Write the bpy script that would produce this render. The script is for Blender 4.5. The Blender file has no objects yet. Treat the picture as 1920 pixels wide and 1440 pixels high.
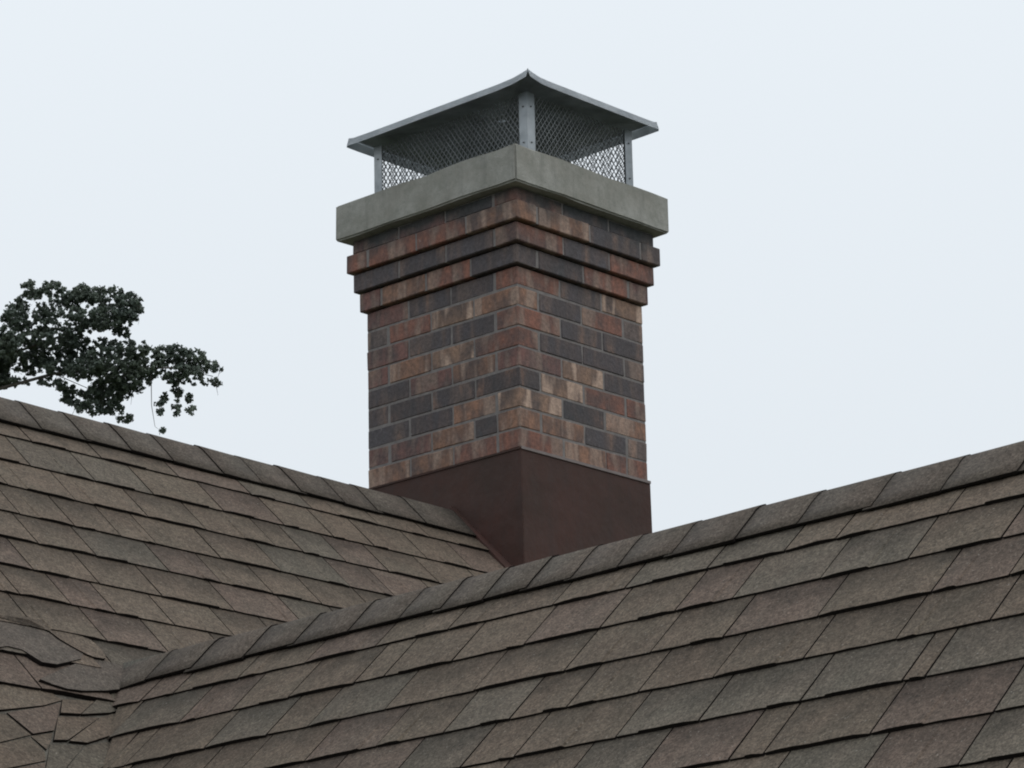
import bpy, bmesh, math, random
from mathutils import Vector, Matrix
random.seed(7)
S = bpy.context.scene
COL = S.collection
Z0 = 4.524                      # height of the chimney's brick foot above the ground

# ------------------------------------------------------------------ camera
cam_d = bpy.data.cameras.new('camera')
cam = bpy.data.objects.new('camera', cam_d); COL.objects.link(cam)
cam_d.sensor_width = 36.0
cam_d.lens = 6349.32 / 1920 * 36.0
cam_d.clip_start = 0.1; cam_d.clip_end = 2000
_r = Vector((0.6816803766595542, -0.7313254546499881, -0.021793197523007613))
_u = Vector((-0.1995451231725889, -0.21449139591449567, 0.9561250885196391))
_f = Vector((0.7039130684220353, 0.6474229841916638, 0.29214700348460837))
M = Matrix.Identity(4)
for i in range(3):
    M[i][0] = _r[i]; M[i][1] = _u[i]; M[i][2] = -_f[i]
M[0][3], M[1][3], M[2][3] = -7.56711552, -6.92774963, -2.92403405 + Z0
cam.matrix_world = M
S.camera = cam

# ------------------------------------------------------------------ sky and light (overcast)
SUN_EL, SUN_AZ = math.radians(50), math.radians(-72)     # azimuth from +X towards +Y
world = bpy.data.worlds.new('World'); S.world = world; world.use_nodes = True
wn, wl = world.node_tree.nodes, world.node_tree.links
bg = wn['Background']; bg.inputs['Strength'].default_value = 0.1
sky = wn.new('ShaderNodeTexSky'); sky.sky_type = 'NISHITA'; sky.sun_disc = False
sky.sun_elevation = SUN_EL; sky.sun_rotation = math.pi/2 - SUN_AZ
bw = wn.new('ShaderNodeHueSaturation'); bw.inputs['Saturation'].default_value = 0.15
wl.new(sky.outputs['Color'], bw.inputs['Color'])
# the cloud layer: an almost even blue-white with very broad, faint mottling
tc = wn.new('ShaderNodeTexCoord'); cn = wn.new('ShaderNodeTexNoise')
cn.inputs['Scale'].default_value = 2.2; cn.inputs['Detail'].default_value = 3
wl.new(tc.outputs['Generated'], cn.inputs['Vector'])
cr = wn.new('ShaderNodeMix'); cr.data_type = 'RGBA'
cr.inputs[6].default_value = (7.6, 8.2, 8.75, 1); cr.inputs[7].default_value = (8.0, 8.55, 9.05, 1)
wl.new(cn.outputs['Fac'], cr.inputs[0])
mx = wn.new('ShaderNodeMix'); mx.data_type = 'RGBA'; mx.inputs[0].default_value = 0.93
# overcast skies are a little brighter overhead than at the horizon
sx = wn.new('ShaderNodeSeparateXYZ'); wl.new(tc.outputs['Generated'], sx.inputs[0])
gr = wn.new('ShaderNodeMapRange'); wl.new(sx.outputs[2], gr.inputs[0])
for i_, v_ in enumerate((0.1, 1.0, .96, 1.36)): gr.inputs[i_+1].default_value = v_
gc = wn.new('ShaderNodeVectorMath'); gc.operation = 'SCALE'
wl.new(cr.outputs[2], gc.inputs[0]); wl.new(gr.outputs[0], gc.inputs['Scale'])
wl.new(bw.outputs['Color'], mx.inputs[6]); wl.new(gc.outputs[0], mx.inputs[7])
wl.new(mx.outputs[2], bg.inputs['Color'])
sd = bpy.data.lights.new('sun', 'SUN'); sun = bpy.data.objects.new('sun', sd); COL.objects.link(sun)
sd.energy = 0.6; sd.angle = math.radians(35); sd.color = (1.0, 0.97, 0.93)
sv = Vector((math.cos(SUN_EL)*math.cos(SUN_AZ), math.cos(SUN_EL)*math.sin(SUN_AZ), math.sin(SUN_EL)))
sun.rotation_euler = sv.to_track_quat('Z', 'Y').to_euler(); sun.location = (0, 0, 20)
S.view_settings.view_transform = 'Standard'; S.view_settings.look = 'None'
S.view_settings.exposure = 0; S.view_settings.gamma = 1; S.view_settings.use_curve_mapping = False
S.cycles.filter_width = 2.0

# ------------------------------------------------------------------ materials
def nmat(name):
    m = bpy.data.materials.new(name); m.use_nodes = True
    return m, m.node_tree.nodes, m.node_tree.links, m.node_tree.nodes['Principled BSDF']
def noise(n, l, vec, scale, detail=4, rough=0.55):
    t = n.new('ShaderNodeTexNoise'); t.inputs['Scale'].default_value = scale
    t.inputs['Detail'].default_value = detail; t.inputs['Roughness'].default_value = rough
    if vec: l.new(vec, t.inputs['Vector'])
    return t.outputs['Fac']
def mapr(n, l, v, a, b, c, d):
    m = n.new('ShaderNodeMapRange'); l.new(v, m.inputs[0])
    for i, x in enumerate((a, b, c, d)): m.inputs[i+1].default_value = x
    return m.outputs[0]
def mixc(n, l, fac, a, b, mode='MIX'):
    m = n.new('ShaderNodeMix'); m.data_type = 'RGBA'; m.blend_type = mode
    for s, v in ((0, fac), (6, a), (7, b)):
        if isinstance(v, (int, float)): m.inputs[s].default_value = v
        elif isinstance(v, tuple): m.inputs[s].default_value = (*v, 1) if len(v) == 3 else v
        else: l.new(v, m.inputs[s])
    return m.outputs[2]
def mul(n, l, a, b):
    m = n.new('ShaderNodeMath'); m.operation = 'MULTIPLY'
    for i, v in enumerate((a, b)):
        if isinstance(v, (int, float)): m.inputs[i].default_value = v
        else: l.new(v, m.inputs[i])
    return m.outputs[0]
def add(n, l, a, b, op='ADD'):
    m = n.new('ShaderNodeMath'); m.operation = op
    for i, v in enumerate((a, b)):
        if isinstance(v, (int, float)): m.inputs[i].default_value = v
        else: l.new(v, m.inputs[i])
    return m.outputs[0]
def bump(n, l, bs, h, strength, dist):
    b = n.new('ShaderNodeBump'); b.inputs['Strength'].default_value = strength
    b.inputs['Distance'].default_value = dist
    l.new(h, b.inputs['Height']); l.new(b.outputs['Normal'], bs.inputs['Normal'])
def world_pos(n): return n.new('ShaderNodeNewGeometry').outputs['Position']
def shifted(n, l, scale=(1, 1, 1)):
    """object coordinates moved by each object's own random number"""
    t = n.new('ShaderNodeTexCoord'); oi = n.new('ShaderNodeObjectInfo')
    mp = n.new('ShaderNodeMapping'); mp.inputs['Scale'].default_value = scale
    cm = n.new('ShaderNodeCombineXYZ')
    l.new(mul(n, l, oi.outputs['Random'], 37.0), cm.inputs[0]); l.new(mul(n, l, oi.outputs['Random'], 91.0), cm.inputs[1])
    l.new(t.outputs['Object'], mp.inputs['Vector']); l.new(cm.outputs[0], mp.inputs['Location'])
    return mp.outputs['Vector'], oi

def make_shingle_mat(name, use_obj=True):
    m, n, l, b = nmat(name)
    pos = world_pos(n)
    if use_obj:
        oi = n.new('ShaderNodeObjectInfo'); base = oi.outputs['Color']
    else:
        rgb = n.new('ShaderNodeRGB'); rgb.outputs[0].default_value = (.105, .095, .08, 1); base = rgb.outputs[0]
    # mineral granules: specks of lighter and darker grit
    g = noise(n, l, pos, 230, 3, .7); g2 = noise(n, l, pos, 95, 2, .6)
    k = mapr(n, l, g, .3, .7, .5, 1.5); k2 = mapr(n, l, g2, .3, .7, .68, 1.32)
    patch = noise(n, l, pos, 7, 3)
    hue = mixc(n, l, mapr(n, l, patch, .35, .65, 0, 1), (.985, 1.0, .985), (1.03, .99, .975))
    c = mixc(n, l, 1.0, base, hue, 'MULTIPLY')
    blot = mapr(n, l, noise(n, l, pos, 18, 3), .3, .7, .86, 1.13)
    v = mul(n, l, mul(n, l, k, k2), blot)
    if use_obj:
        # dark granule blend printed on some tabs, up near the course above
        uv = n.new('ShaderNodeUVMap'); sp = n.new('ShaderNodeSeparateXYZ'); l.new(uv.outputs[0], sp.inputs[0])
        wob = mapr(n, l, noise(n, l, pos, 14, 4), .3, .7, -.22, .22)
        vv = add(n, l, sp.outputs[1], wob)
        band = mapr(n, l, vv, .22, .72, 1, 0)
        band = mul(n, l, band, oi.outputs['Alpha'])
        v = mul(n, l, v, add(n, l, 1.0, mul(n, l, band, .42), 'SUBTRACT'))
    cv = n.new('ShaderNodeCombineXYZ')
    for i in range(3): l.new(v, cv.inputs[i])
    c = mixc(n, l, 1.0, c, cv.outputs[0], 'MULTIPLY')
    sp2 = mapr(n, l, noise(n, l, pos, 170, 2, .6), .66, .74, 0, .6)
    c = mixc(n, l, sp2, c, (.34, .31, .27))
    l.new(c, b.inputs['Base Color'])
    b.inputs['Roughness'].default_value = .92; b.inputs['Specular IOR Level'].default_value = .25
    bump(n, l, b, g, .5, .0015)
    return m
SHINGLE = make_shingle_mat('asphalt_granules')
DECKM = make_shingle_mat('asphalt_granules_plain', False)
m, n, l, b = nmat('cut_asphalt_edge'); EDGE = m
l.new(mixc(n, l, noise(n, l, world_pos(n), 120, 3), (.006, .005, .005), (.024, .019, .017)), b.inputs['Base Color'])
b.inputs['Roughness'].default_value = 1; b.inputs['Specular IOR Level'].default_value = .1

m, n, l, b = nmat('fired_brick'); BRICK = m
vec, oi = shifted(n, l, (16, 16, 7))
nb = noise(n, l, vec, 1.0, 4, .6)
vec2, _ = shifted(n, l, (17, 17, 4))
streak = noise(n, l, vec2, 1.0, 2, .5)
sm = noise(n, l, world_pos(n), 7, 3, .6)
c = mixc(n, l, mapr(n, l, nb, .40, .60, 0, .8), oi.outputs['Color'], (.078, .055, .052))
c = mixc(n, l, mapr(n, l, nb, .60, .70, 0, .45), c, (.25, .135, .09))
c = mixc(n, l, mapr(n, l, sm, .46, .64, 0, .72), c, (.062, .05, .05))
pale = mul(n, l, mapr(n, l, streak, .50, .60, 0, .9), oi.outputs['Alpha'])
c = mixc(n, l, pale, c, (.42, .295, .225))
pos = world_pos(n)
# soot and lichen carried down by rain below the crown: a dark stain, with the crown's shading painted in, fading over two courses
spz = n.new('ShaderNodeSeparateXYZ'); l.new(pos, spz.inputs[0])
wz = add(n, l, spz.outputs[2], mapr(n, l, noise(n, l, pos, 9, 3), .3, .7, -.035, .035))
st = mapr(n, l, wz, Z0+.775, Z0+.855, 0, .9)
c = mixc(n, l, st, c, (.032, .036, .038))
fl = mapr(n, l, noise(n, l, pos, 75, 4, .75), .3, .7, .62, 1.38)
cv = n.new('ShaderNodeCombineXYZ')
for i in range(3): l.new(fl, cv.inputs[i])
c = mixc(n, l, 1.0, c, cv.outputs[0], 'MULTIPLY')
eff = mapr(n, l, noise(n, l, pos, 38, 4, .7), .66, .74, 0, .5)
c = mixc(n, l, eff, c, (.30, .28, .27))
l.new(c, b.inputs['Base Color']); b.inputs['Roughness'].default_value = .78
bump(n, l, b, noise(n, l, pos, 90, 4), .6, .003)

m, n, l, b = nmat('mortar'); MORTAR = m
pos = world_pos(n)
l.new(mixc(n, l, noise(n, l, pos, 40, 4), (.09, .082, .08), (.27, .245, .235)), b.inputs['Base Color'])
b.inputs['Roughness'].default_value = .95; bump(n, l, b, noise(n, l, pos, 150, 3), .5, .002)

m, n, l, b = nmat('weathered_concrete'); CONC = m
pos = world_pos(n)
c = mixc(n, l, mapr(n, l, noise(n, l, pos, 5, 5, .65), .35, .65, 0, 1), (.255, .245, .215), (.36, .352, .325))
c = mixc(n, l, mapr(n, l, noise(n, l, pos, 22, 6, .75), .35, .6, .55, 0), c, (.17, .175, .15))
mpd = n.new('ShaderNodeMapping'); mpd.inputs['Scale'].default_value = (26, 26, 3); l.new(pos, mpd.inputs['Vector'])
c = mixc(n, l, mapr(n, l, noise(n, l, mpd.outputs[0], 1.0, 4, .6), .52, .72, 0, .45), c, (.15, .15, .135))
c = mixc(n, l, mapr(n, l, noise(n, l, pos, 130, 2), .68, .76, 0, .6), c, (.10, .10, .09))
l.new(c, b.inputs['Base Color']); b.inputs['Roughness'].default_value = .9
bump(n, l, b, noise(n, l, pos, 70, 5, .7), .5, .004)

m, n, l, b = nmat('painted_flashing'); FLASH = m
pos = world_pos(n)
c = mixc(n, l, mapr(n, l, noise(n, l, pos, 4, 4), .3, .7, 0, 1), (.052, .031, .024), (.078, .034, .026))
c = mixc(n, l, mapr(n, l, noise(n, l, pos, 30, 5, .7), .45, .75, 0, .3), c, (.075, .055, .05))
mpd = n.new('ShaderNodeMapping'); mpd.inputs['Scale'].default_value = (18, 18, 1.6); l.new(pos, mpd.inputs['Vector'])
c = mixc(n, l, mapr(n, l, noise(n, l, mpd.outputs[0], 1.0, 5, .65), .48, .75, 0, .5), c, (.045, .034, .032))
c = mixc(n, l, mapr(n, l, noise(n, l, pos, 190, 3), .3, .7, 0, .4), c, (.04, .03, .03))
l.new(c, b.inputs['Base Color']); b.inputs['Roughness'].default_value = .72
b.inputs['Specular IOR Level'].default_value = .2
bump(n, l, b, noise(n, l, pos, 6, 4), .5, .02)

def metal(name, lo, hi, rough, met):
    m, n, l, b = nmat(name); pos = world_pos(n)
    l.new(mixc(n, l, mapr(n, l, noise(n, l, pos, 9, 5, .65), .3, .7, 0, 1), lo, hi), b.inputs['Base Color'])
    b.inputs['Metallic'].default_value = met
    l.new(mapr(n, l, noise(n, l, pos, 25, 4), .3, .7, rough-.08, rough+.12), b.inputs['Roughness'])
    bump(n, l, b, noise(n, l, pos, 12, 2), .15, .01)
    return m
GALV = metal('galvanised_steel', (.22, .24, .255), (.38, .40, .415), .48, .7)
GALV2 = metal('galvanised_lid', (.36, .385, .405), (.56, .585, .60), .36, .85)
WIRE = metal('expanded_steel', (.12, .125, .13), (.22, .23, .24), .6, .4)
SHADED = metal('shaded_zinc', (.22, .235, .25), (.42, .44, .46), .5, .45)  # lid underside: its shade painted in as a darker metal
SEAL, n, l, b = nmat('grey_sealant')
l.new(mixc(n, l, noise(n, l, world_pos(n), 30, 3), (.11, .085, .08), (.24, .20, .19)), b.inputs['Base Color']); b.inputs['Roughness'].default_value = .7
SIDING, n, l, b = nmat('painted_siding')
l.new(mixc(n, l, noise(n, l, world_pos(n), 3, 3), (.42, .40, .35), (.5, .48, .43)), b.inputs['Base Color']); b.inputs['Roughness'].default_value = .7
GRASS, n, l, b = nmat('grass_ground')
l.new(mixc(n, l, noise(n, l, world_pos(n), .8, 6), (.05, .07, .03), (.10, .11, .06)), b.inputs['Base Color']); b.inputs['Roughness'].default_value = 1
LEAF, n, l, b = nmat('cypress_leaves')
c = mixc(n, l, mapr(n, l, noise(n, l, world_pos(n), 2.2, 4), .3, .7, 0, 1), (.055, .075, .062), (.125, .15, .115))
l.new(c, b.inputs['Base Color']); b.inputs['Roughness'].default_value = .75
BARK, n, l, b = nmat('grey_bark')
l.new(mixc(n, l, noise(n, l, world_pos(n), 8, 5), (.05, .045, .04), (.12, .105, .09)), b.inputs['Base Color']); b.inputs['Roughness'].default_value = .95

# ------------------------------------------------------------------ helpers
def link(name, bm_, mats, parent=None, smooth=False):
    me = bpy.data.meshes.new(name)
    bmesh.ops.recalc_face_normals(bm_, faces=bm_.faces[:])
    bm_.to_mesh(me); bm_.free()
    for mm in (mats if isinstance(mats, (list, tuple)) else [mats]): me.materials.append(mm)
    if smooth:
        for p in me.polygons: p.use_smooth = True
    o = bpy.data.objects.new(name, me); COL.objects.link(o)
    if parent: o.parent = parent
    return o
def thing(name, label, cat, loc=(0, 0, 0)):
    o = bpy.data.objects.new(name, None); COL.objects.link(o); o.location = loc
    o.empty_display_size = .2
    o['label'] = label; o['category'] = cat
    return o
def put(o, parent):
    """parent without moving: geometry is given in world coordinates"""
    o.parent = parent; o.matrix_parent_inverse = Matrix.Translation(-parent.location) if parent.type == 'EMPTY' else Matrix.Identity(4)
    return o
def box(bm_, x0, x1, y0, y1, z0, z1):
    v = [bm_.verts.new(p) for p in ((x0,y0,z0),(x1,y0,z0),(x1,y1,z0),(x0,y1,z0),(x0,y0,z1),(x1,y0,z1),(x1,y1,z1),(x0,y1,z1))]
    fs = [bm_.faces.new([v[i] for i in q]) for q in ((3,2,1,0),(4,5,6,7),(0,1,5,4),(1,2,6,5),(2,3,7,6),(3,0,4,7))]
    return v, fs
def prism(bm_, pts, off):
    """closed solid: polygon pts swept by vector off"""
    a = [bm_.verts.new(p) for p in pts]; c_ = [bm_.verts.new(Vector(p)+off) for p in pts]
    bm_.faces.new(a[::-1]); bm_.faces.new(c_)
    for i in range(len(pts)):
        j = (i+1) % len(pts); bm_.faces.new((a[i], a[j], c_[j], c_[i]))
def tube(bm_, pts, radii, seg=7):
    rings = []
    for i, p in enumerate(pts):
        p = Vector(p); d = (Vector(pts[min(i+1, len(pts)-1)]) - Vector(pts[max(i-1, 0)])).normalized()
        a = d.orthogonal().normalized(); c_ = d.cross(a)
        rings.append([bm_.verts.new(p + (a*math.cos(t*2*math.pi/seg)+c_*math.sin(t*2*math.pi/seg))*radii[i]) for t in range(seg)])
    for r0, r1 in zip(rings, rings[1:]):
        for t in range(seg): bm_.faces.new((r0[t], r0[(t+1)%seg], r1[(t+1)%seg], r1[t]))
    bm_.faces.new(rings[0][::-1]); bm_.faces.new(rings[-1])
CLUMPS = [(19.9,26.75,14.92,.16,.06),(20.15,26.6,14.82,.12,.08),(19.7,27.1,14.95,.2,.05),(20.25,26.45,14.6,.12,.05),(19.55,27.3,14.98,.2,.09),(19.75,26.9,15.2,.35,.13),(20.0,26.5,15.1,.3,.13),(19.4,27.3,15.25,.3,.16),(20.35,26.1,15.4,.18,.09),(20.05,26.35,15.45,.25,.1),(19.62,26.45,15.8,.16,.1),(20.45,26.2,14.75,.25,.12),(19.39, 26.46, 16.01, 0.169, 0.141),
 (19.51, 26.18, 16.0, 0.169, 0.113),
 (19.39, 26.72, 15.85, 0.156, 0.127),
 (19.28, 26.66, 15.62, 0.211, 0.155),
 (19.24, 26.74, 15.33, 0.253, 0.239),
 (19.59, 26.62, 15.59, 0.283, 0.156),
 (20.05, 26.53, 16.03, 0.271, 0.128),
 (20.17, 26.24, 16.08, 0.285, 0.128),
 (20.36, 26.02, 16.01, 0.32, 0.142),
 (20.28, 25.55, 15.84, 0.169, 0.141),
 (20.51, 25.66, 15.85, 0.099, 0.184),
 (19.92, 26.1, 15.63, 0.424, 0.169),
 (20.12, 25.78, 15.6, 0.352, 0.169),
 (20.25, 25.56, 15.61, 0.169, 0.099),
 (19.73, 26.35, 15.39, 0.353, 0.127),
 (19.59, 27.34, 15.36, 0.243, 0.314),
 (19.77, 27.01, 15.4, 0.356, 0.128),
 (20.2, 26.54, 15.35, 0.356, 0.114),
 (19.53, 27.37, 15.1, 0.214, 0.214),
 (20.25, 25.88, 15.12, 0.388, 0.183),
 (20.5, 25.68, 15.25, 0.283, 0.113),
 (20.78, 25.82, 15.09, 0.355, 0.185),
 (21.05, 25.57, 15.27, 0.285, 0.128),
 (21.27, 25.49, 15.23, 0.285, 0.157),
 (21.47, 25.34, 15.14, 0.2, 0.071),
 (21.19, 24.82, 14.94, 0.099, 0.035),
 (21.17, 25.43, 14.97, 0.319, 0.128),
 (21.46, 25.22, 14.9, 0.142, 0.043),
 (20.43, 25.87, 15.51, 0.128, 0.071),
 (20.21, 25.99, 14.93, 0.423, 0.127),
 (20.61, 25.92, 14.89, 0.319, 0.142),
 (20.01, 26.08, 14.98, 0.352, 0.099),
 (20.62, 26.47, 14.83, 0.3, 0.143),
 (20.77, 26.21, 14.84, 0.242, 0.114),
 (20.55, 26.21, 14.57, 0.199, 0.099),
 (20.24, 26.28, 14.52, 0.17, 0.099),
 (20.89, 26.29, 14.51, 0.1, 0.071),
 (20.17, 26.59, 14.72, 0.156, 0.099),
 (21.27, 25.7, 14.83, 0.071, 0.1),
 (21.17, 25.8, 14.75, 0.057, 0.071),
 (20.99, 25.7, 14.55, 0.057, 0.142),
 (21.09, 25.49, 14.52, 0.057, 0.113),
 (21.28, 25.45, 14.62, 0.057, 0.128),
 (21.25, 25.36, 14.49, 0.05, 0.057),
 (20.91, 25.55, 14.17, 0.07, 0.028),
 (19.91, 26.5, 14.83, 0.113, 0.057),
 (19.87, 27.02, 15.09, 0.1, 0.043),
 (19.63, 26.44, 14.98, 0.141, 0.042),
 (18.75, 26.99, 15.88, 0.352, 0.211),
 (18.95, 27.57, 15.62, 0.497, 0.284),
 (18.5, 27.57, 15.81, 0.424, 0.282),
 (18.47, 28.08, 15.41, 0.567, 0.355),
 (19.13, 27.43, 15.1, 0.425, 0.213),
 (17.98, 28.25, 15.71, 0.566, 0.283),
 (18.04, 29.03, 15.53, 0.643, 0.286),
 (18.74, 27.71, 14.71, 0.353, 0.176),
 (17.46, 29.16, 15.14, 0.495, 0.212),
 (18.23, 28.2, 14.86, 0.423, 0.212)]
BRANCHES = [[(18.58, 28.2, 14.79), (19.14, 27.45, 15.11), (19.66, 26.76, 15.36), (20.01, 26.3, 15.55), (20.33, 25.82, 15.84)],
 [(18.64, 28.26, 14.52), (19.31, 27.42, 14.77), (19.93, 26.63, 15.01), (20.49, 26.0, 15.06), (21.02, 25.43, 15.05), (21.38, 25.09, 14.93)],
 [(19.93, 26.63, 15.01), (20.31, 26.32, 14.8), (20.59, 26.15, 14.49)],
 [(21.02, 25.43, 15.05), (21.1, 25.46, 14.78), (21.13, 25.54, 14.54)],
 [(20.81, 25.68, 14.99), (20.9, 25.77, 14.58), (20.99, 25.8, 14.31), (21.07, 25.74, 14.24)],
 [(19.14, 27.45, 15.11), (19.36, 27.06, 15.44), (19.55, 26.64, 15.9)],
 [(18.58, 28.2, 14.79), (18.23, 28.33, 15.34), (17.81, 28.72, 15.49)]]
VALLEY = {'E1 cap end' : [(-2.582, 1.557), (-2.453, 1.472), (-2.338, 1.403), (-2.276, 1.398), (-2.221, 1.404), (-2.235, 1.46), (-2.295, 1.525), (-2.38, 1.556), (-2.465, 1.578), (-2.515, 1.581), (-2.555, 1.571)],
 'S1a' : [(-2.535, 1.608), (-2.426, 1.59), (-2.516, 1.667), (-2.584, 1.679)],
 'S1b' : [(-2.418, 1.586), (-2.205, 1.463), (-2.27, 1.571), (-2.411, 1.638), (-2.513, 1.667)],
 'S2a' : [(-2.595, 1.69), (-2.453, 1.661), (-2.627, 1.793), (-2.674, 1.803)],
 'S2b' : [(-2.447, 1.66), (-2.275, 1.579), (-2.397, 1.704), (-2.567, 1.791), (-2.624, 1.796)],
 'S3a' : [(-2.689, 1.815), (-2.579, 1.799), (-2.697, 1.908), (-2.74, 1.973), (-2.807, 1.986)],
 'S3b' : [(-2.573, 1.798), (-2.462, 1.754), (-2.571, 1.879), (-2.688, 1.963), (-2.735, 1.972), (-2.691, 1.907)],
 'L1' : [(-2.805, 1.636), (-2.713, 1.59), (-2.618, 1.554), (-2.595, 1.562), (-2.552, 1.585), (-2.538, 1.611), (-2.618, 1.652), (-2.778, 1.708), (-2.863, 1.743)],
 'L2a' : [(-2.867, 1.75), (-2.763, 1.712), (-2.731, 1.789), (-2.853, 1.845), (-2.937, 1.88)],
 'L2b' : [(-2.757, 1.711), (-2.621, 1.656), (-2.545, 1.62), (-2.596, 1.69), (-2.647, 1.757), (-2.726, 1.788)],
 'L3a' : [(-2.94, 1.887), (-2.739, 1.797), (-2.725, 1.849), (-2.745, 1.89), (-2.916, 1.961), (-2.998, 1.994)],
 'L3b' : [(-2.734, 1.795), (-2.651, 1.762), (-2.678, 1.8), (-2.718, 1.845)],
 'L4' : [(-3.003, 2.003), (-2.919, 1.965), (-2.747, 1.895), (-2.809, 1.986), (-3.035, 2.063)],
 'U1' : [(-2.622, 1.298), (-2.542, 1.279), (-2.445, 1.263), (-2.431, 1.289), (-2.406, 1.309), (-2.397, 1.343), (-2.341, 1.402), (-2.52, 1.491), (-2.574, 1.412), (-2.714, 1.468)],
 'U2' : [(-2.719, 1.476), (-2.626, 1.432), (-2.581, 1.416), (-2.524, 1.488), (-2.618, 1.542), (-2.709, 1.582), (-2.8, 1.626)],
 'U3' : [(-2.613, 1.281), (-2.535, 1.266), (-2.455, 1.248), (-2.379, 1.26), (-2.362, 1.288), (-2.27, 1.306), (-2.276, 1.398), (-2.336, 1.401), (-2.393, 1.342), (-2.404, 1.305), (-2.427, 1.283), (-2.443, 1.259)]}
# ------------------------------------------------------------------ ground
bm = bmesh.new(); bmesh.ops.create_grid(bm, x_segments=4, y_segments=4, size=600)
g = link('ground', bm, GRASS); g['kind'] = 'structure'

# ------------------------------------------------------------------ house shell
house = thing('house', 'house with two crossing gabled roofs of grey-brown asphalt shingles below the brick chimney', 'house', (-1.5, -1.0, 0))
AX, AY, AZ = 0.0, 0.2944, -0.145 + Z0             # main ridge, running along X
PX, PY, PZ = -2.2147, -0.6821, -1.1213 + Z0       # where the wing's ridge dies into the main slope; it runs along Y
ZE = PZ - 1.8/2**.5                               # eave height
R2 = 2**.5
class Plane:
    def __init__(s, o, sx, down, nrm): s.o, s.sx, s.dn, s.n = Vector(o), Vector(sx), Vector(down).normalized(), Vector(nrm).normalized()
    def at(s, a, d, h=0.0): return s.o + s.sx*a + s.dn*d + s.n*h
LP = Plane((0, AY, AZ), (1, 0, 0), (0, -1, -1), (0, -1, 1))
RP = Plane((PX, 0, PZ), (0, 1, 0), (-1, 0, -1), (-1, 0, 1))
DT = .03                                           # deck thickness
GX0, GX1, GY0, BY = -3.6, 3.2, -4.95, 2.6
dE_L = (AZ-ZE)*R2
dP = (AZ-PZ)*R2
H0 = -.006
def deck(name, pts, nrm):
    bm = bmesh.new(); nv = Vector(nrm).normalized()
    prism(bm, [Vector(p)+nv*(H0-DT) for p in pts], nv*DT)
    return put(link(name, bm, DECKM), house)
slope_main = deck('roof_slope', [(GX0,AY,AZ),(GX1,AY,AZ),(GX1,PY,PZ),(PX,PY,PZ),(PX-1.8/R2,PY-1.8/R2,ZE),(GX0,AY-(AZ-ZE),ZE)], (0,-1,1))
deck('roof_slope', [(PX+1.8/R2,PY-1.8/R2,ZE),(PX,PY,PZ),(GX1,PY,PZ),(GX1,AY-(AZ-ZE),ZE)], (0,-1,1))
slope_wing = deck('roof_slope', [(PX,PY,PZ),(PX,GY0,PZ),(PX-1.8/R2,GY0,ZE),(PX-1.8/R2,PY-1.8/R2,ZE)], (-1,0,1))
deck('roof_slope', [(PX,PY,PZ),(PX+1.8/R2,PY-1.8/R2,ZE),(PX+1.8/R2,GY0,ZE),(PX,GY0,PZ)], (1,0,1))
deck('roof_slope', [(GX0,AY,AZ),(GX0,2*AY+1.1,AZ-(AY+1.1)),(GX1,2*AY+1.1,AZ-(AY+1.1)),(GX1,AY,AZ)], (0,1,1))
def wall(pts, off):
    bm = bmesh.new(); prism(bm, pts, Vector(off)); return put(link('wall', bm, SIDING), house)
yl0, yl1 = AY-(AZ-ZE)+.25, 2*AY+1.0
wx0, wx1 = PX-1.8/R2+.25, PX+1.8/R2-.25
zt = ZE+.14
wall([(GX0+.2,yl0,0),(GX0+.2,yl1,0),(GX0+.2,yl1,AZ-(yl1-AY)-.1),(GX0+.2,AY,AZ-.1),(GX0+.2,yl0,zt)], (.12,0,0))
wall([(GX1-.3,yl0,0),(GX1-.3,yl1,0),(GX1-.3,yl1,AZ-(yl1-AY)-.1),(GX1-.3,AY,AZ-.1),(GX1-.3,yl0,zt)], (.12,0,0))
wall([(GX0+.33,yl0,0),(wx0-.01,yl0,0),(wx0-.01,yl0,zt),(GX0+.33,yl0,zt)], (0,.12,0))
wall([(wx1+.01,yl0,0),(GX1-.31,yl0,0),(GX1-.31,yl0,zt),(wx1+.01,yl0,zt)], (0,.12,0))
wall([(GX0+.33,yl1-.13,0),(GX1-.31,yl1-.13,0),(GX1-.31,yl1-.13,AZ-(yl1-AY)-.1),(GX0+.33,yl1-.13,AZ-(yl1-AY)-.1)], (0,.12,0))
wall([(wx0,GY0+.2,0),(wx1,GY0+.2,0),(wx1,GY0+.2,zt),(PX,GY0+.2,PZ-.1),(wx0,GY0+.2,zt)], (0,.12,0))
wall([(wx0,GY0+.33,0),(wx0,yl0-.01,0),(wx0,yl0-.01,zt),(wx0,GY0+.33,zt)], (.12,0,0))
wall([(wx1,GY0+.33,0),(wx1,yl0-.01,0),(wx1,yl0-.01,zt),(wx1,GY0+.33,zt)], (-.12,0,0))

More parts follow.
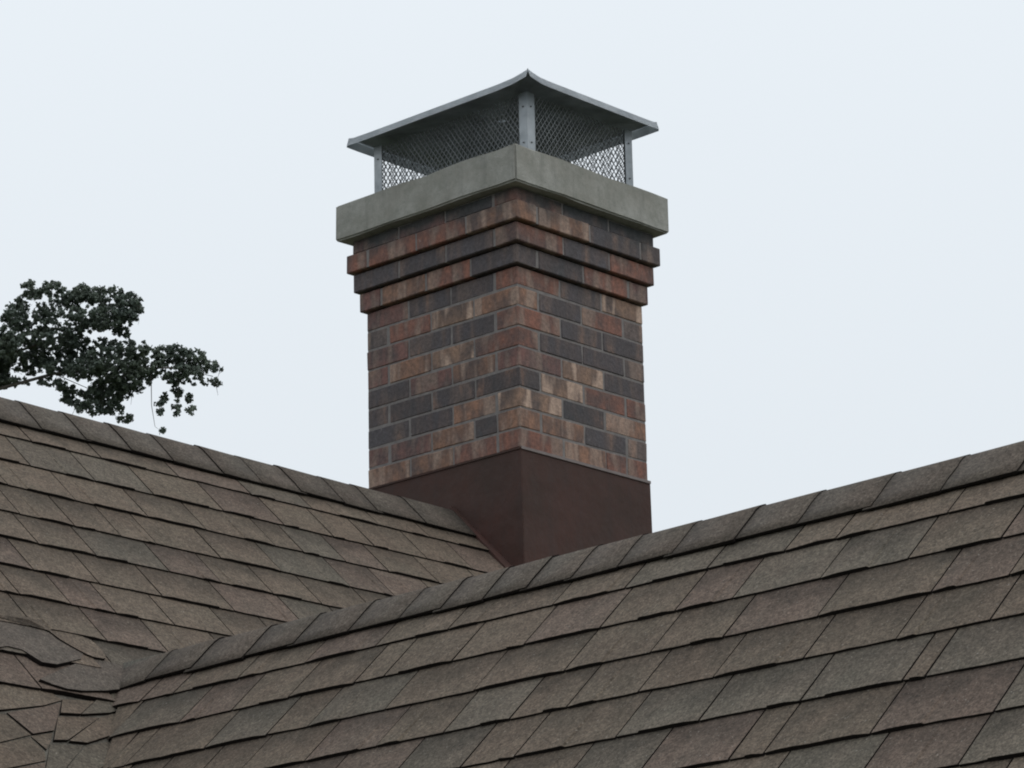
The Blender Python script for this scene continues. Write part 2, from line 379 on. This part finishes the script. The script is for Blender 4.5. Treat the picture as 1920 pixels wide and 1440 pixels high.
# ------------------------------------------------------------------ shingles
def tone(kind='field'):
    t = random.random()
    if kind == 'cap': c = [.108, .094, .078]
    elif t < .18: c = [.118, .104, .082]        # greenish grey
    elif t < .34: c = [.131, .103, .082]        # reddish
    else: c = [.127, .104, .079]
    k = random.uniform(.93, 1.07)
    return [c[0]*k*.92, c[1]*k*.88, c[2]*k*.88]
def tab(P, parent, a0, a1, d0, d1, t, clipfn=None):
    """one shingle tab: a wedge whose thick, cut lower edge faces down the slope"""
    a0 += .0021; a1 -= .0021
    cx, cd = (a0+a1)/2, (d0+d1)/2
    org = P.at(cx, cd)
    nseg = max(3, int((a1-a0)/.032)); sw = random.uniform(.2, .8); hi_first = random.random() < .5; mode = random.random()
    bm = bmesh.new(); uvl = bm.loops.layers.uv.new('uv')
    top = d0 - .022
    skew = random.uniform(-.0012, .0012)
    up, lo, upb, lob = [], [], [], []
    frs = [i/nseg for i in range(nseg+1) if i in (0, nseg) or abs(i/nseg-sw) > .5/nseg]
    if mode < .7:
        e = .0025/(a1-a0); frs += [sw-e, sw+e]
    frs.sort(); nseg = len(frs)-1
    for i in range(nseg+1):
        a = a0 + (a1-a0)*frs[i]
        dj = random.uniform(-.0011, .0011) + (.0018 if (frs[i] < sw) == hi_first and mode < .86 else 0) + skew*(i/nseg-.5)*2
        fr = frs[i]; thick = (fr < sw) == hi_first if mode < .7 else mode < .86
        hj = (.0132 if thick else .0095) + random.uniform(-.0004, .0004)
        if i in (0, nseg): hj = min(hj, .0105)
        at = a
        ao = a
        if clipfn: at = clipfn(a, top); ao = clipfn(a, d1)
        up.append((P.at(at, top, H0+.0035)-org, a, top)); lo.append((P.at(ao, d1+dj, H0+hj)-org, a, d1))
        upb.append(P.at(at, top, H0+.0002)-org); lob.append(P.at(ao, d1+dj, H0+.0002)-org)
    U = [bm.verts.new(x[0]) for x in up]; Lo = [bm.verts.new(x[0]) for x in lo]
    Ub = [bm.verts.new(x) for x in upb]; Lb = [bm.verts.new(x) for x in lob]
    for i in range(nseg):
        f = bm.faces.new((U[i], U[i+1], Lo[i+1], Lo[i])); f.material_index = 0
        for lp, vv in zip(f.loops, (0, 0, 1, 1)): lp[uvl].uv = (0, vv if vv else -.1)
        f = bm.faces.new((Lo[i], Lo[i+1], Lb[i+1], Lb[i])); f.material_index = 1
        f = bm.faces.new((Ub[i+1], Ub[i], Lb[i], Lb[i+1])); f.material_index = 1
    for i in (0, nseg):
        f = bm.faces.new((U[i], Lo[i], Lb[i], Ub[i])); f.material_index = 1
    o = link('shingle', bm, [SHINGLE, EDGE]); o.location = org
    put(o, parent); o.matrix_parent_inverse = Matrix.Translation(-house.location) if parent is house else Matrix.Identity(4)
    o.color = (*tone(), random.choice((0, .4, .7, .9, 1)))
    return o
def fill(js, lo, hi):
    """joints seen in the row, completed with others where the row runs on"""
    js = sorted(j for j in js if lo+.05 < j < hi-.05)
    out = []
    for j in js:
        if not out or j-out[-1] > .045: out.append(j)
    pts = [lo]+out+[hi]; res = [lo]
    for a, c_ in zip(pts, pts[1:]):
        w = c_-a
        if w > .40:
            k = max(2, round(w/.22)); cuts = [a+w*(i+random.uniform(-.25, .25))/k for i in range(1, k)]
            res += cuts
        res.append(c_)
    return res
RC = [-.02, .129, .229, .375, .521, .666, .815, .970, 1.116, 1.26, 1.406, 1.552, 1.70, 1.80]
RJ = {1: [-3.282,-3.013,-2.885,-2.683,-2.461,-2.259,-1.952,-1.727,-1.503,-1.28,-1.057,-.939,-.72],
 2: [-3.473,-3.258,-3.049,-2.83,-2.681,-2.48,-2.269,-2.06,-1.855,-1.764,-1.556,-1.37,-1.196,-.993,-.812],
 3: [-3.382,-3.116,-2.886,-2.699,-2.472,-2.22,-1.96,-1.728,-1.595,-1.395,-1.125,-.887],
 4: [-3.577,-3.37,-3.157,-2.941,-2.751,-2.568,-2.414,-2.23,-2.036,-1.824,-1.611,-1.457,-1.289],
 5: [-3.505,-3.455,-3.227,-2.988,-2.783,-2.521,-2.376,-2.173,-1.951],
 6: [-3.72,-3.461,-3.225,-3.143,-2.923,-2.725], 7: [-3.713,-3.5,-3.283]}
Y_END = -4.9
for r in range(1, 13):
    d0, d1 = RC[r], RC[r+1]
    hi = PY - d1/R2 if r > 1 else PY
    vy = lambda a, d, hi=hi: min(a, PY - d/R2 + .006)
    js = fill(RJ.get(r, []), Y_END, hi)
    for a0, a1 in zip(js, js[1:]):
        t = random.choice((.0055, .0065, .010, .0115, .0125))
        tab(RP, slope_wing, a0, a1, d0, d1, t)
    # the last tab runs into the valley, cut along it
    a1 = PY - d0/R2
    if a1 - hi > .02:
        bm = bmesh.new(); uvl = bm.loops.layers.uv.new('uv'); org = RP.at(hi, d1)
        prism(bm, [RP.at(hi+.002, d0-.02, H0+.0002)-org, RP.at(a1, d0-.02, H0+.0002)-org, RP.at(hi+.012, d1, H0+.0002)-org, RP.at(hi+.002, d1, H0+.0002)-org], RP.n*.006)
        for f in bm.faces:
            f.material_index = 0 if abs(f.normal.dot(RP.n)) > .9 or f.calc_area() > .002 else 1
            for lp in f.loops: lp[uvl].uv = (0, .6)
        o = link('shingle', bm, [SHINGLE, EDGE]); o.location = org; o.parent = slope_wing; o.color = (*tone(), 0)

LC = [0, .17, .25, .405, .552, .705, .85, .999, 1.142, 1.295, 1.44, 1.585, 1.73, 1.88, 2.03]
LJ = {1: [-2.05,-1.87,-1.62,-1.33,-1.05,-.8,-.52,-.3],
 2: [-1.96,-1.733,-1.521,-1.257,-1.02,-.821,-.652,-.426,-.226],
 3: [-1.888,-1.632,-1.415,-1.153,-1.042,-.871,-.697,-.484,-.25],
 4: [-1.981,-1.819,-1.693,-1.46,-1.23,-.962,-.782,-.56], 5: [-2.186,-1.991,-1.736,-1.55,-1.36,-1.173,-.95],
 6: [-2.286,-2.068,-1.854,-1.596,-1.342], 7: [-2.409,-2.244,-2.097,-1.899,-1.688], 8: [-2.444,-2.218,-2.013,-1.778], 9: [-2.263]}
LEND = {1: 0, 2: 0, 3: .04, 4: .1, 5: -.15, 6: -.4, 7: -.75, 8: -1.0, 9: -1.3, 10: -2.36, 11: -2.9, 12: -2.95, 13: -2.95}
for r in range(1, 14):
    d0, d1 = LC[r], LC[r+1]
    js = fill(LJ.get(r, []), -3.55, LEND[r])
    for a0, a1 in zip(js, js[1:]):
        t = random.choice((.005, .006, .009, .0105, .0115))
        tab(LP, slope_main, a0, a1, d0, d1, t)
# pieces laced across the valley and round the foot of the wing's ridge
TH = {'E1': (.009, .012), 'L1': (.001, .008), 'U1': (.005, .015), 'U2': (.001, .010), 'U3': (.008, .008),
      'S1': (.003, .006), 'S2': (.002, .006), 'S3': (.001, .006), 'L2': (.001, .005), 'L3': (.0005, .005), 'L4': (.0003, .005)}
for key, poly in VALLEY.items():
    h, t = TH[key[:2]]
    cxs = sum(q[0] for q in poly)/len(poly); cds = sum(q[1] for q in poly)/len(poly); org = LP.at(cxs, cds)
    if key[:2] in ('U3', 'U1'):
        for _k in range(1 if key[:2] == 'U1' else 2):       # round the bent pieces
            q_ = []
            for i_ in range(len(poly)):
                p_, r_ = poly[i_], poly[(i_+1) % len(poly)]
                q_ += [(p_[0]*.8+r_[0]*.2, p_[1]*.8+r_[1]*.2), (p_[0]*.2+r_[0]*.8, p_[1]*.2+r_[1]*.8)]
            poly = q_
    n_ = len(poly); bm = bmesh.new(); uvl = bm.loops.layers.uv.new('uv')
    sh = -.0004; t *= random.uniform(.8, 1.15)
    pin = [(cxs+(q[0]-cxs)*(1-sh/.08), cds+(q[1]-cds)*(1-sh/.08)) for q in poly]
    dmn, dmx = min(q[1] for q in pin), max(q[1] for q in pin)
    lo_ = [bm.verts.new(LP.at(q[0], q[1], H0-.002)-org) for q in pin]
    cen = bm.verts.new(LP.at(cxs, cds, H0+h+t*(cds-dmn)/(dmx-dmn))-org)
    up_ = [bm.verts.new(LP.at(q[0], q[1], H0+h+t*(q[1]-dmn)/(dmx-dmn))-org) for q in pin]
    bm.faces.new(lo_[::-1])
    for i_ in range(n_):
        j_ = (i_+1) % n_; bm.faces.new((up_[i_], up_[j_], cen)); bm.faces.new((lo_[i_], lo_[j_], up_[j_], up_[i_]))
    bm.normal_update()
    for f in bm.faces:
        f.material_index = 0 if abs(f.normal.dot(LP.n)) > .8 else 1
        for lp in f.loops: lp[uvl].uv = (0, (((lp.vert.co+org)-LP.o).dot(LP.dn)-dmn)/(dmx-dmn))
    o = link('valley_shingle', bm, [SHINGLE, EDGE]); o.location = org; o.parent = slope_main
    c = tone(); o.color = (*c, .6 if key[0] in 'UE' else .2)
    if key[:2] in ('U1', 'E1'): o.color = (*tone('cap'), .2)
for o in slope_main.children: o.matrix_parent_inverse = Matrix.Identity(4)
slope_main_children = list(slope_main.children) + list(slope_wing.children)

# ridge caps: folded tabs, each lapping over the next
def cap_row(name_parent, P, other_n, js, near_first, half, jit, ylift=lambda a: 0.0):
    axis = P.sx
    hor = Vector((P.dn.x, P.dn.y, 0)).normalized()
    for a_near, a_far in js:
        org = P.o + axis*((a_near+a_far)/2)
        bm = bmesh.new(); uvl = bm.loops.layers.uv.new('uv')
        ws = [-1, -.7, -.42, -.22, -.1, 0, .1, .22, .42, .7, 1]
        hj = half + random.uniform(-jit, jit); hj2 = hj + random.uniform(-.002, .002)
        tk = random.uniform(.0035, .0055)
        sections = []
        far = a_far + (.02 if a_far > a_near else -.02)
        for (a, lift, hw) in ((a_near, tk, hj), (far, .0015, hj2)):
            row_t, row_b = [], []
            for w in ws:
                x = w*hw/R2; e = .012
                z = -math.sqrt(x*x+e*e)
                nn = Vector((0, 0, 1)) + hor*(x/math.sqrt(x*x+e*e)); nn.normalize()
                nearj = random.uniform(-.002, .002) if a == a_near else 0
                base = P.o + axis*(a+nearj) + hor*x + Vector((0, 0, z)) - org + Vector((0, 0, ylift(a)))
                row_b.append(bm.verts.new(base + nn*.0045)); row_t.append(bm.verts.new(base + nn*(.0075+lift)))
            sections.append((row_t, row_b))
        (t0, b0), (t1, b1) = sections
        for i in range(len(ws)-1):
            f = bm.faces.new((t0[i], t0[i+1], t1[i+1], t1[i])); f.material_index = 0; f.smooth = True
            for lp in f.loops: lp[uvl].uv = (0, 1)
            f = bm.faces.new((b0[i+1], b0[i], b1[i], b1[i+1])); f.material_index = 1
            f = bm.faces.new((t0[i+1], t0[i], b0[i], b0[i+1])); f.material_index = 1
            f = bm.faces.new((t1[i], t1[i+1], b1[i+1], b1[i])); f.material_index = 1
        for i in (0, len(ws)-1):
            f = bm.faces.new((t0[i], t1[i], b1[i], b0[i])); f.material_index = 1
        o = link('ridge_shingle', bm, [SHINGLE, EDGE]); o.location = org; o.parent = name_parent
        o.color = (*tone('cap'), 0)
cj = [-.70,-.885,-1.05,-1.235,-1.40,-1.58,-1.74,-1.87,-2.0,-2.13,-2.26,-2.39,-2.54,-2.71,-2.87,-3.06,-3.23,-3.41,-3.58,-3.75,-3.92,-4.09,-4.26,-4.43,-4.6,-4.77,-4.93]
cap_row(slope_wing, RP, None, [(b_, a_) for a_, b_ in zip(cj, cj[1:])], True, .142, .006, lambda a: -.012 if a > -.69 else 0.0)
lj = [-3.58,-3.42,-3.25,-3.09,-2.93,-2.77,-2.6,-2.44,-2.28,-2.11,-1.955,-1.79,-1.63,-1.46,-1.30,-1.11,-.95,-.79,-.61,-.47,-.26,-.012]
cap_row(slope_main, LP, None, list(zip(lj, lj[1:])), True, .168, .005)

# ------------------------------------------------------------------ chimney
C = .0677; WL, WR = .6825, .6135; BD = .095
chim = thing('chimney', 'square brick chimney with stepped corbels, concrete crown and dark red-brown metal flashing at its foot', 'chimney', (.3, .34, Z0-.9))
def brick_mesh(L_, D_, H_):
    bm = bmesh.new(); v, fs = box(bm, -L_/2, L_/2, -D_/2, D_/2, -H_/2, H_/2)
    for q in v: q.co += Vector((random.uniform(-.0012, .0012), random.uniform(-.001, .001), random.uniform(-.0012, .0012)))
    bmesh.ops.bevel(bm, geom=bm.edges[:], offset=.0028, segments=1, affect='EDGES')
    bmesh.ops.recalc_face_normals(bm, faces=bm.faces[:])
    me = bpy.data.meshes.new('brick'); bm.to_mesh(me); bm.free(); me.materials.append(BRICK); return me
cache = {}
TONES = {'R': (.25, .105, .072, .35), 'B': (.265, .140, .090, .55), 'P': (.26, .16, .11, 1.0), 'M': (.185, .088, .074, .25),
         'D': (.078, .068, .074, .1), 'K': (.055, .052, .056, .02), 'G': (.160, .122, .110, .3)}
def brick(cx, cy, cz, length, along_y, kind, h=C-.0054):
    key = (round(length, 3), round(h, 3), random.randrange(3))
    if key not in cache: cache[key] = brick_mesh(length, BD, h)
    o = bpy.data.objects.new('brick', cache[key]); COL.objects.link(o)
    o.location = (cx+random.uniform(-.0008, .0008), cy+random.uniform(-.0008, .0008), cz)
    o.rotation_euler = (0, 0, (math.pi/2 if along_y else 0) + random.choice((0, math.pi)) + random.uniform(-.004, .004))
    put(o, chim)
    c = TONES[kind]; k = random.uniform(.78, 1.0); o.color = (c[0]*k, c[1]*k, c[2]*k, c[3])
J = .0062
# per course: kinds from the near corner outwards on the left face and on the right face
ROWS = [('RRBB', 'RBRR'), ('BKRM', 'BBDG'), ('BBDD', 'PKB'), ('KDKD', 'BPRR'), ('RBMD', 'MPD'), ('RPBM', 'PDDG'), ('RDDM', 'RDD'), ('BPRG', 'BDRG'), ('BDDM', 'RDP'),
        ('DRBM', 'DKRM'), ('RDDD', 'RDRP'), ('BRRR', 'RBDG'), ('DDMM', 'RDDD')]
OFF = {9: .016, 10: .031, 11: .047, 12: .032}
bm_m = bmesh.new()
for r in range(13):
    o_ = OFF.get(r, 0.0); x0, x1, y0, y1 = -o_, WR+o_, -o_, WL+o_
    h = C-.0054 if r < 12 else .044
    z = Z0 + r*C + (C/2 if r < 12 else .0245)
    kl, kr = ROWS[r]
    lx, ly = x1-x0, y1-y0
    if r % 2 == 0:      # right-face bricks own the near corner
        segs = [(0, lx/3), (lx/3, 2*lx/3), (2*lx/3, lx)]
        if r == 0: segs = [(0, lx/3), (lx/3, 2*lx/3), (2*lx/3, 2*lx/3+.102), (2*lx/3+.102, lx)]
        for i, (a, b_) in enumerate(segs):
            a -= J/2 if a == 0 else 0; b_ += J/2 if b_ == lx else 0
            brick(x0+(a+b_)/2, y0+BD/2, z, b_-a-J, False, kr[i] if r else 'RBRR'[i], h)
        st = BD+J; w = (ly-st)/3
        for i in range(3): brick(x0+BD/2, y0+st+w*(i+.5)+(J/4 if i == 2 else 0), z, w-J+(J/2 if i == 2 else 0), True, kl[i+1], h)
        w = (lx-st)/3
        for i in range(3): brick(x0+st+w*(i+.5)+(J/4 if i == 2 else 0), y1-BD/2, z, w-J+(J/2 if i == 2 else 0), False, random.choice('RDB'), h)
        w = (ly-2*st)/2
        for i in range(2): brick(x1-BD/2, y0+st+w*(i+.5), z, w-J, True, random.choice('RDBM'), h)
    else:
        st = BD+J; w = (ly-st)/3
        if r == 1:
            for i, (a, b_) in enumerate(((-J/2, .1), (.1, .2))): brick(x0+BD/2, y0+(a+b_)/2, z, b_-a-J, True, 'BK'[i], h)
            w2 = (ly-st-.2)/2
            for i in range(2): brick(x0+BD/2, y0+.2+w2*(i+.5), z, w2-J, True, 'BM'[i], h)
        else:
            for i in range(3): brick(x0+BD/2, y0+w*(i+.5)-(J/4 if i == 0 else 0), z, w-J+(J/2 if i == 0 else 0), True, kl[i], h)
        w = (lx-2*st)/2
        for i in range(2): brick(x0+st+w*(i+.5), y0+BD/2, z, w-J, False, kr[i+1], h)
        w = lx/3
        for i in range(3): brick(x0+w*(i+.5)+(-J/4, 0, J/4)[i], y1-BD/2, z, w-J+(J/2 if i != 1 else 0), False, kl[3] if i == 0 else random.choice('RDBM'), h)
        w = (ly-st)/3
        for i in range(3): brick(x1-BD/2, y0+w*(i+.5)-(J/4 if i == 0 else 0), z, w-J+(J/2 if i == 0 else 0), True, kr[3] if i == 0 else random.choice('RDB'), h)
    ins = .0022
    zb = Z0 + r*C + (.0045 if r > 8 else 0) - (0 if r else .9)
    box(bm_m, x0+ins, x1-ins, y0+ins, y1-ins, zb, Z0+(r+1)*C - (.0042 if r > 7 else 0) if r < 12 else Z0+.861)
put(link('mortar', bm_m, MORTAR), chim)
# concrete crown with softened arrises and a weathered top
bm = bmesh.new(); co = .072
box(bm, -co, WR+co, -co, WL+co, Z0+.8626, Z0+.9887)
bmesh.ops.bevel(bm, geom=bm.edges[:], offset=.005, segments=2, affect='EDGES')
bmesh.ops.subdivide_edges(bm, edges=[e for e in bm.edges if e.calc_length() > .3], cuts=9, use_grid_fill=True)
for v in bm.verts:
    v.co += Vector((math.sin(v.co.y*23)*.0012, math.sin(v.co.x*19+v.co.z*40)*.0012, math.sin(v.co.x*14+v.co.y*17)*.0012)) + Vector((random.gauss(0, .0007), random.gauss(0, .0007), random.gauss(0, .0009)))
put(link('concrete_crown', bm, CONC, smooth=False), chim)
# metal flashing: bent panels on each face, lapped down on to the roofs
FP = .0045
def panel(pts, off):
    bm = bmesh.new(); prism(bm, pts, Vector(off)); return put(link('flashing_panel', bm, FLASH), chim)
zf = Z0 - .002
panel([(-FP,-FP,zf),(-FP,WL+FP,zf),(-.008,WL+.008,Z0-.9),(-.008,-.008,Z0-.9)], (.003,0,0))
panel([(-FP+.0032,-FP,zf),(WR+FP,-FP,zf),(WR+.010,-.010,Z0-.9),(-.008+.0032,-.010,Z0-.9)], (0,.003,0))
panel([(WR+FP,-FP+.0032,zf),(WR+FP,WL+FP,zf),(WR+.008,WL+.008,Z0-.9),(WR+.008,-.006,Z0-.9)], (-.003,0,0))
panel([(-FP+.0032,WL+FP,zf),(WR+FP-.0032,WL+FP,zf),(WR+.005,WL+.008,Z0-.9),(-.005,WL+.008,Z0-.9)], (0,-.003,0))
bm = bmesh.new()
box(bm, -.0085, -.0005, -.004, WL+.002, Z0-.0045, Z0+.0012)
put(link('flashing_lip', bm, FLASH), chim)
bm = bmesh.new()
box(bm, -.004, WR+.004, -.0085, -.0005, Z0-.0055, Z0+.0035)
put(link('sealant_bead', bm, SEAL), chim)
# the skirt that turns out on to the main slope beside the left face
bm = bmesh.new()
prism(bm, [(-.002, AY, AZ+.012), (-.03, AY-.01, AZ+.004), (-.05, -.2, AZ-(AY+.2)+.012), (-.002, -.2, AZ-(AY+.2)+.03)], Vector((0, 0, -.012)))
put(link('flashing_skirt', bm, FLASH), chim)

# ------------------------------------------------------------------ metal chimney cap
zc = Z0 + .9887
capt = thing('spark_arrestor', 'galvanised steel chimney cap with hipped lid and mesh sides standing on the concrete crown', 'chimney cap', (.3, .32, zc))
px0, px1, py0, py1 = .035, .555, -.03, .675
ztop = Z0 + 1.205
lx0, lx1, ly0, ly1 = px0-.06, px1+.06, py0-.062, py1+.062
cxm, cym = (lx0+lx1)/2, (ly0+ly1)/2
def post(x, y, sx_, sy_):
    bm = bmesh.new(); w, t = .036, .003
    pts = [(x,y),(x+sx_*w,y),(x+sx_*w,y+sy_*t),(x+sx_*t,y+sy_*t),(x+sx_*t,y+sy_*w),(x,y+sy_*w)]
    prism(bm, [(a, b_, zc-.002) for a, b_ in pts], Vector((0, 0, ztop+.004-zc)))
    o = put(link('post', bm, GALV), capt)
    bm = bmesh.new()
    for zz in (.045, .17):
        for (a, b_) in ((x+sx_*.018, y-sy_*.0015), (x-sx_*.0015, y+sy_*.018)):
            bmesh.ops.create_icosphere(bm, subdivisions=1, radius=.0035, matrix=Matrix.Translation((a, b_, zc+zz)))
    s = link('screw_head', bm, WIRE); s.parent = o; s['kind'] = 'stuff'
for x, y, a, b_ in ((px0,py0,1,1),(px0,py1,1,-1),(px1,py0,-1,1),(px1,py1,-1,-1)): post(x, y, a, b_)
def screen(p0, p1):
    p0, p1 = Vector(p0), Vector(p1); d = (p1-p0); Lh = d.length; d.normalize(); nrm = Vector((-d.y, d.x, 0))
    H = ztop - zc; dw, dh, w = .0195, .030, .0010
    bm = bmesh.new(); nx = int(Lh/dw); ny = int(H/dh)+1; dw = Lh/nx; dh = H/ny
    for i in range(nx):
        for j in range(ny*2):
            z_ = zc + j*dh/2; s_ = 1 if j % 2 == 0 else -1
            for (xa, xb) in ((0, .5), (1, .5)):
                if s_ < 0: xa, xb = .5, (0 if xa == 0 else 1)
                a = p0 + d*((i+xa)*dw) + Vector((0, 0, z_)); c_ = p0 + d*((i+xb)*dw) + Vector((0, 0, z_+dh/2))
                a.z = z_; c_.z = z_+dh/2
                e = (c_-a).normalized(); q = e.cross(nrm)*w; k = nrm*w
                V = [bm.verts.new(x) for x in (a-q-k, a+q-k, a+q+k, a-q+k, c_-q-k, c_+q-k, c_+q+k, c_-q+k)]
                for f in ((0,1,5,4),(1,2,6,5),(2,3,7,6),(3,0,4,7)): bm.faces.new([V[t] for t in f])
    o = put(link('mesh_screen', bm, WIRE), capt); o['kind'] = 'stuff'
e_ = .006
screen((px0+e_,py0+.03,0),(px0+e_,py1-.03,0)); screen((px0+.03,py0+e_,0),(px1-.03,py0+e_,0))
screen((px1-e_,py0+.03,0),(px1-e_,py1-.03,0)); screen((px0+.03,py1-e_,0),(px1-.03,py1-e_,0))
# lid: thin sheet, four hipped panels with turned-down flared flanges; the near corner is crimped up
zl = ztop + .004
apex = Vector((cxm, cym, zl+.075))
cs = [Vector((lx0,ly0,zl)), Vector((lx1,ly0,zl)), Vector((lx1,ly1,zl)), Vector((lx0,ly1,zl))]
crimp = [.014, .001, .002, .002]
def sheet(name, pts_rows, t=.0018):
    bm = bmesh.new()
    rows_ = [[bm.verts.new(p) for p in row] for row in pts_rows]
    for r0, r1 in zip(rows_, rows_[1:]):
        for i in range(len(r0)-1):
            q = [r0[i], r0[i+1], r1[i+1], r1[i]]; u_ = []
            for v in q:
                if v not in u_: u_.append(v)
            bm.faces.new(u_)
    bmesh.ops.solidify(bm, geom=bm.faces[:], thickness=t)
    return put(link(name, bm, GALV2), capt)
for i in range(4):
    a, b_ = cs[i], cs[(i+1)%4]; ca, cb = crimp[i], crimp[(i+1)%4]
    ts = [0, .04, .09, .16, .3, .5, .7, .84, .92, .965, 1]
    def lift(t): return ca*max(0, 1-t/.11)**1.3 + cb*max(0, 1-(1-t)/.11)**1.3
    outw = Vector(((a+b_)/2 - Vector((cxm, cym, zl))).to_tuple()); outw.z = 0; outw.normalize()
    edge = [a.lerp(b_, t) + Vector((0, 0, .026+lift(t))) for t in ts]
    low = [a.lerp(b_, t) + Vector((0, 0, lift(t)*.9)) for t in ts]
    inner = [e_p.lerp(apex, .5) + Vector((0, 0, -.004)) for e_p in edge]
    top = [e_p.lerp(apex, .985) for e_p in edge]
    sheet('roof_panel', [edge, inner, top])
    din = -outw*.010
    bm = bmesh.new(); q = [e_p.lerp(apex, .03)+Vector((0,0,-.004)) for e_p in edge] ; rr = [[bm.verts.new(p_) for p_ in q], [bm.verts.new(e_p.lerp(apex, .97)+Vector((0,0,-.010))) for e_p in edge]]
    for j in range(len(ts)-1): bm.faces.new((rr[0][j], rr[0][j+1], rr[1][j+1], rr[1][j]))
    bmesh.ops.solidify(bm, geom=bm.faces[:], thickness=.001)
    put(link('lid_shade_sheet', bm, SHADED), capt)  # added sheet whose darker colour stands for the shade under the lid
    sheet('flange', [[p+din*(1 if 0 else 1)*0 - outw*.0 for p in edge], [p+outw*.009 - Vector((0, 0, 0)) for p in low]])
    # hip crease
    bm = bmesh.new(); tube(bm, [a+Vector((0,0,.028+ca)), apex+Vector((0,0,.001))], [.0014, .0014], 6); put(link('hip_crease', bm, GALV), capt)

# ------------------------------------------------------------------ tree beyond the roof
tb = Vector((18.9, 28.9, 0))
tree = thing('cypress_tree', 'dark evergreen tree with ragged open boughs showing behind the roof, left of the chimney', 'tree', tb)
bm = bmesh.new()
tube(bm, [(18.9,28.9,-.2),(18.8,28.8,4),(18.75,28.8,9),(18.76,28.8,13.03),(18.52,28.39,14.52),(18.55,28.2,15.4)], [.42,.36,.30,.22,.15,.07], 10)
put(link('trunk', bm, BARK, smooth=True), tree)
for br in BRANCHES:
    bm = bmesh.new(); k = len(br); r0 = .030 if k > 4 else .007
    tube(bm, br, [r0*(1-.8*i/(k-1)) for i in range(k)], 6)
    put(link('branch', bm, BARK, smooth=True), tree)
vr = Vector((.6817, -.7313, -.0218)); vd = Vector((.7361, .677, 0)); vz = Vector((0, 0, 1))
def tufts(bm_, c, rx, ry, dens):
    n_t = int(max(4, dens*rx*ry*math.pi))
    for _ in range(n_t):
        while True:
            u = Vector((random.uniform(-1, 1), random.uniform(-1, 1), random.uniform(-1, 1)))
            if u.length < 1: break
        p = Vector(c) + vr*(u.x*rx) + vz*(u.y*ry) + vd*(u.z*rx*.8)
        tr = random.uniform(.026, .056)
        for k in range(26):
            w = Vector((random.gauss(0, 1), random.gauss(0, 1), random.gauss(0, .8))).normalized()
            q = p + w*tr*random.uniform(.2, 1.0)
            a = Vector((random.gauss(0, 1), random.gauss(0, 1), random.gauss(0, 1))).normalized(); b2 = a.cross(w).normalized()
            s = random.uniform(.013, .025)
            V = [bm_.verts.new(q + a*s*x + b2*s*y) for x, y in ((-1, -.35), (.6, -.7), (1, .4), (-.4, .7))]
            bm_.faces.new(V)
for k in range(0, len(CLUMPS), 6):
    bm = bmesh.new()
    for (x, y, z, rx, ry) in CLUMPS[k:k+6]: tufts(bm, (x, y, z), rx*.97, ry*.97, 560)
    me = bpy.data.meshes.new('foliage'); bm.to_mesh(me); bm.free(); me.materials.append(LEAF)
    o = bpy.data.objects.new('foliage', me); COL.objects.link(o); put(o, tree)
# fine bare twigs hanging under the boughs
for (x, y, z, rx, ry) in CLUMPS[19:48:2]:
    bm = bmesh.new()
    for _ in range(2):
        s = Vector((x, y, z)) + vr*random.uniform(-rx, rx); e = s + Vector((random.uniform(-.12, .12), random.uniform(-.12, .12), -random.uniform(.06, .2)))
        tube(bm, [s, s.lerp(e, .5)+vr*random.uniform(-.03, .03), e], [.004, .003, .0015], 4)
    put(link('twigs', bm, BARK), tree)['kind'] = 'stuff'

bpy.context.view_layer.update()
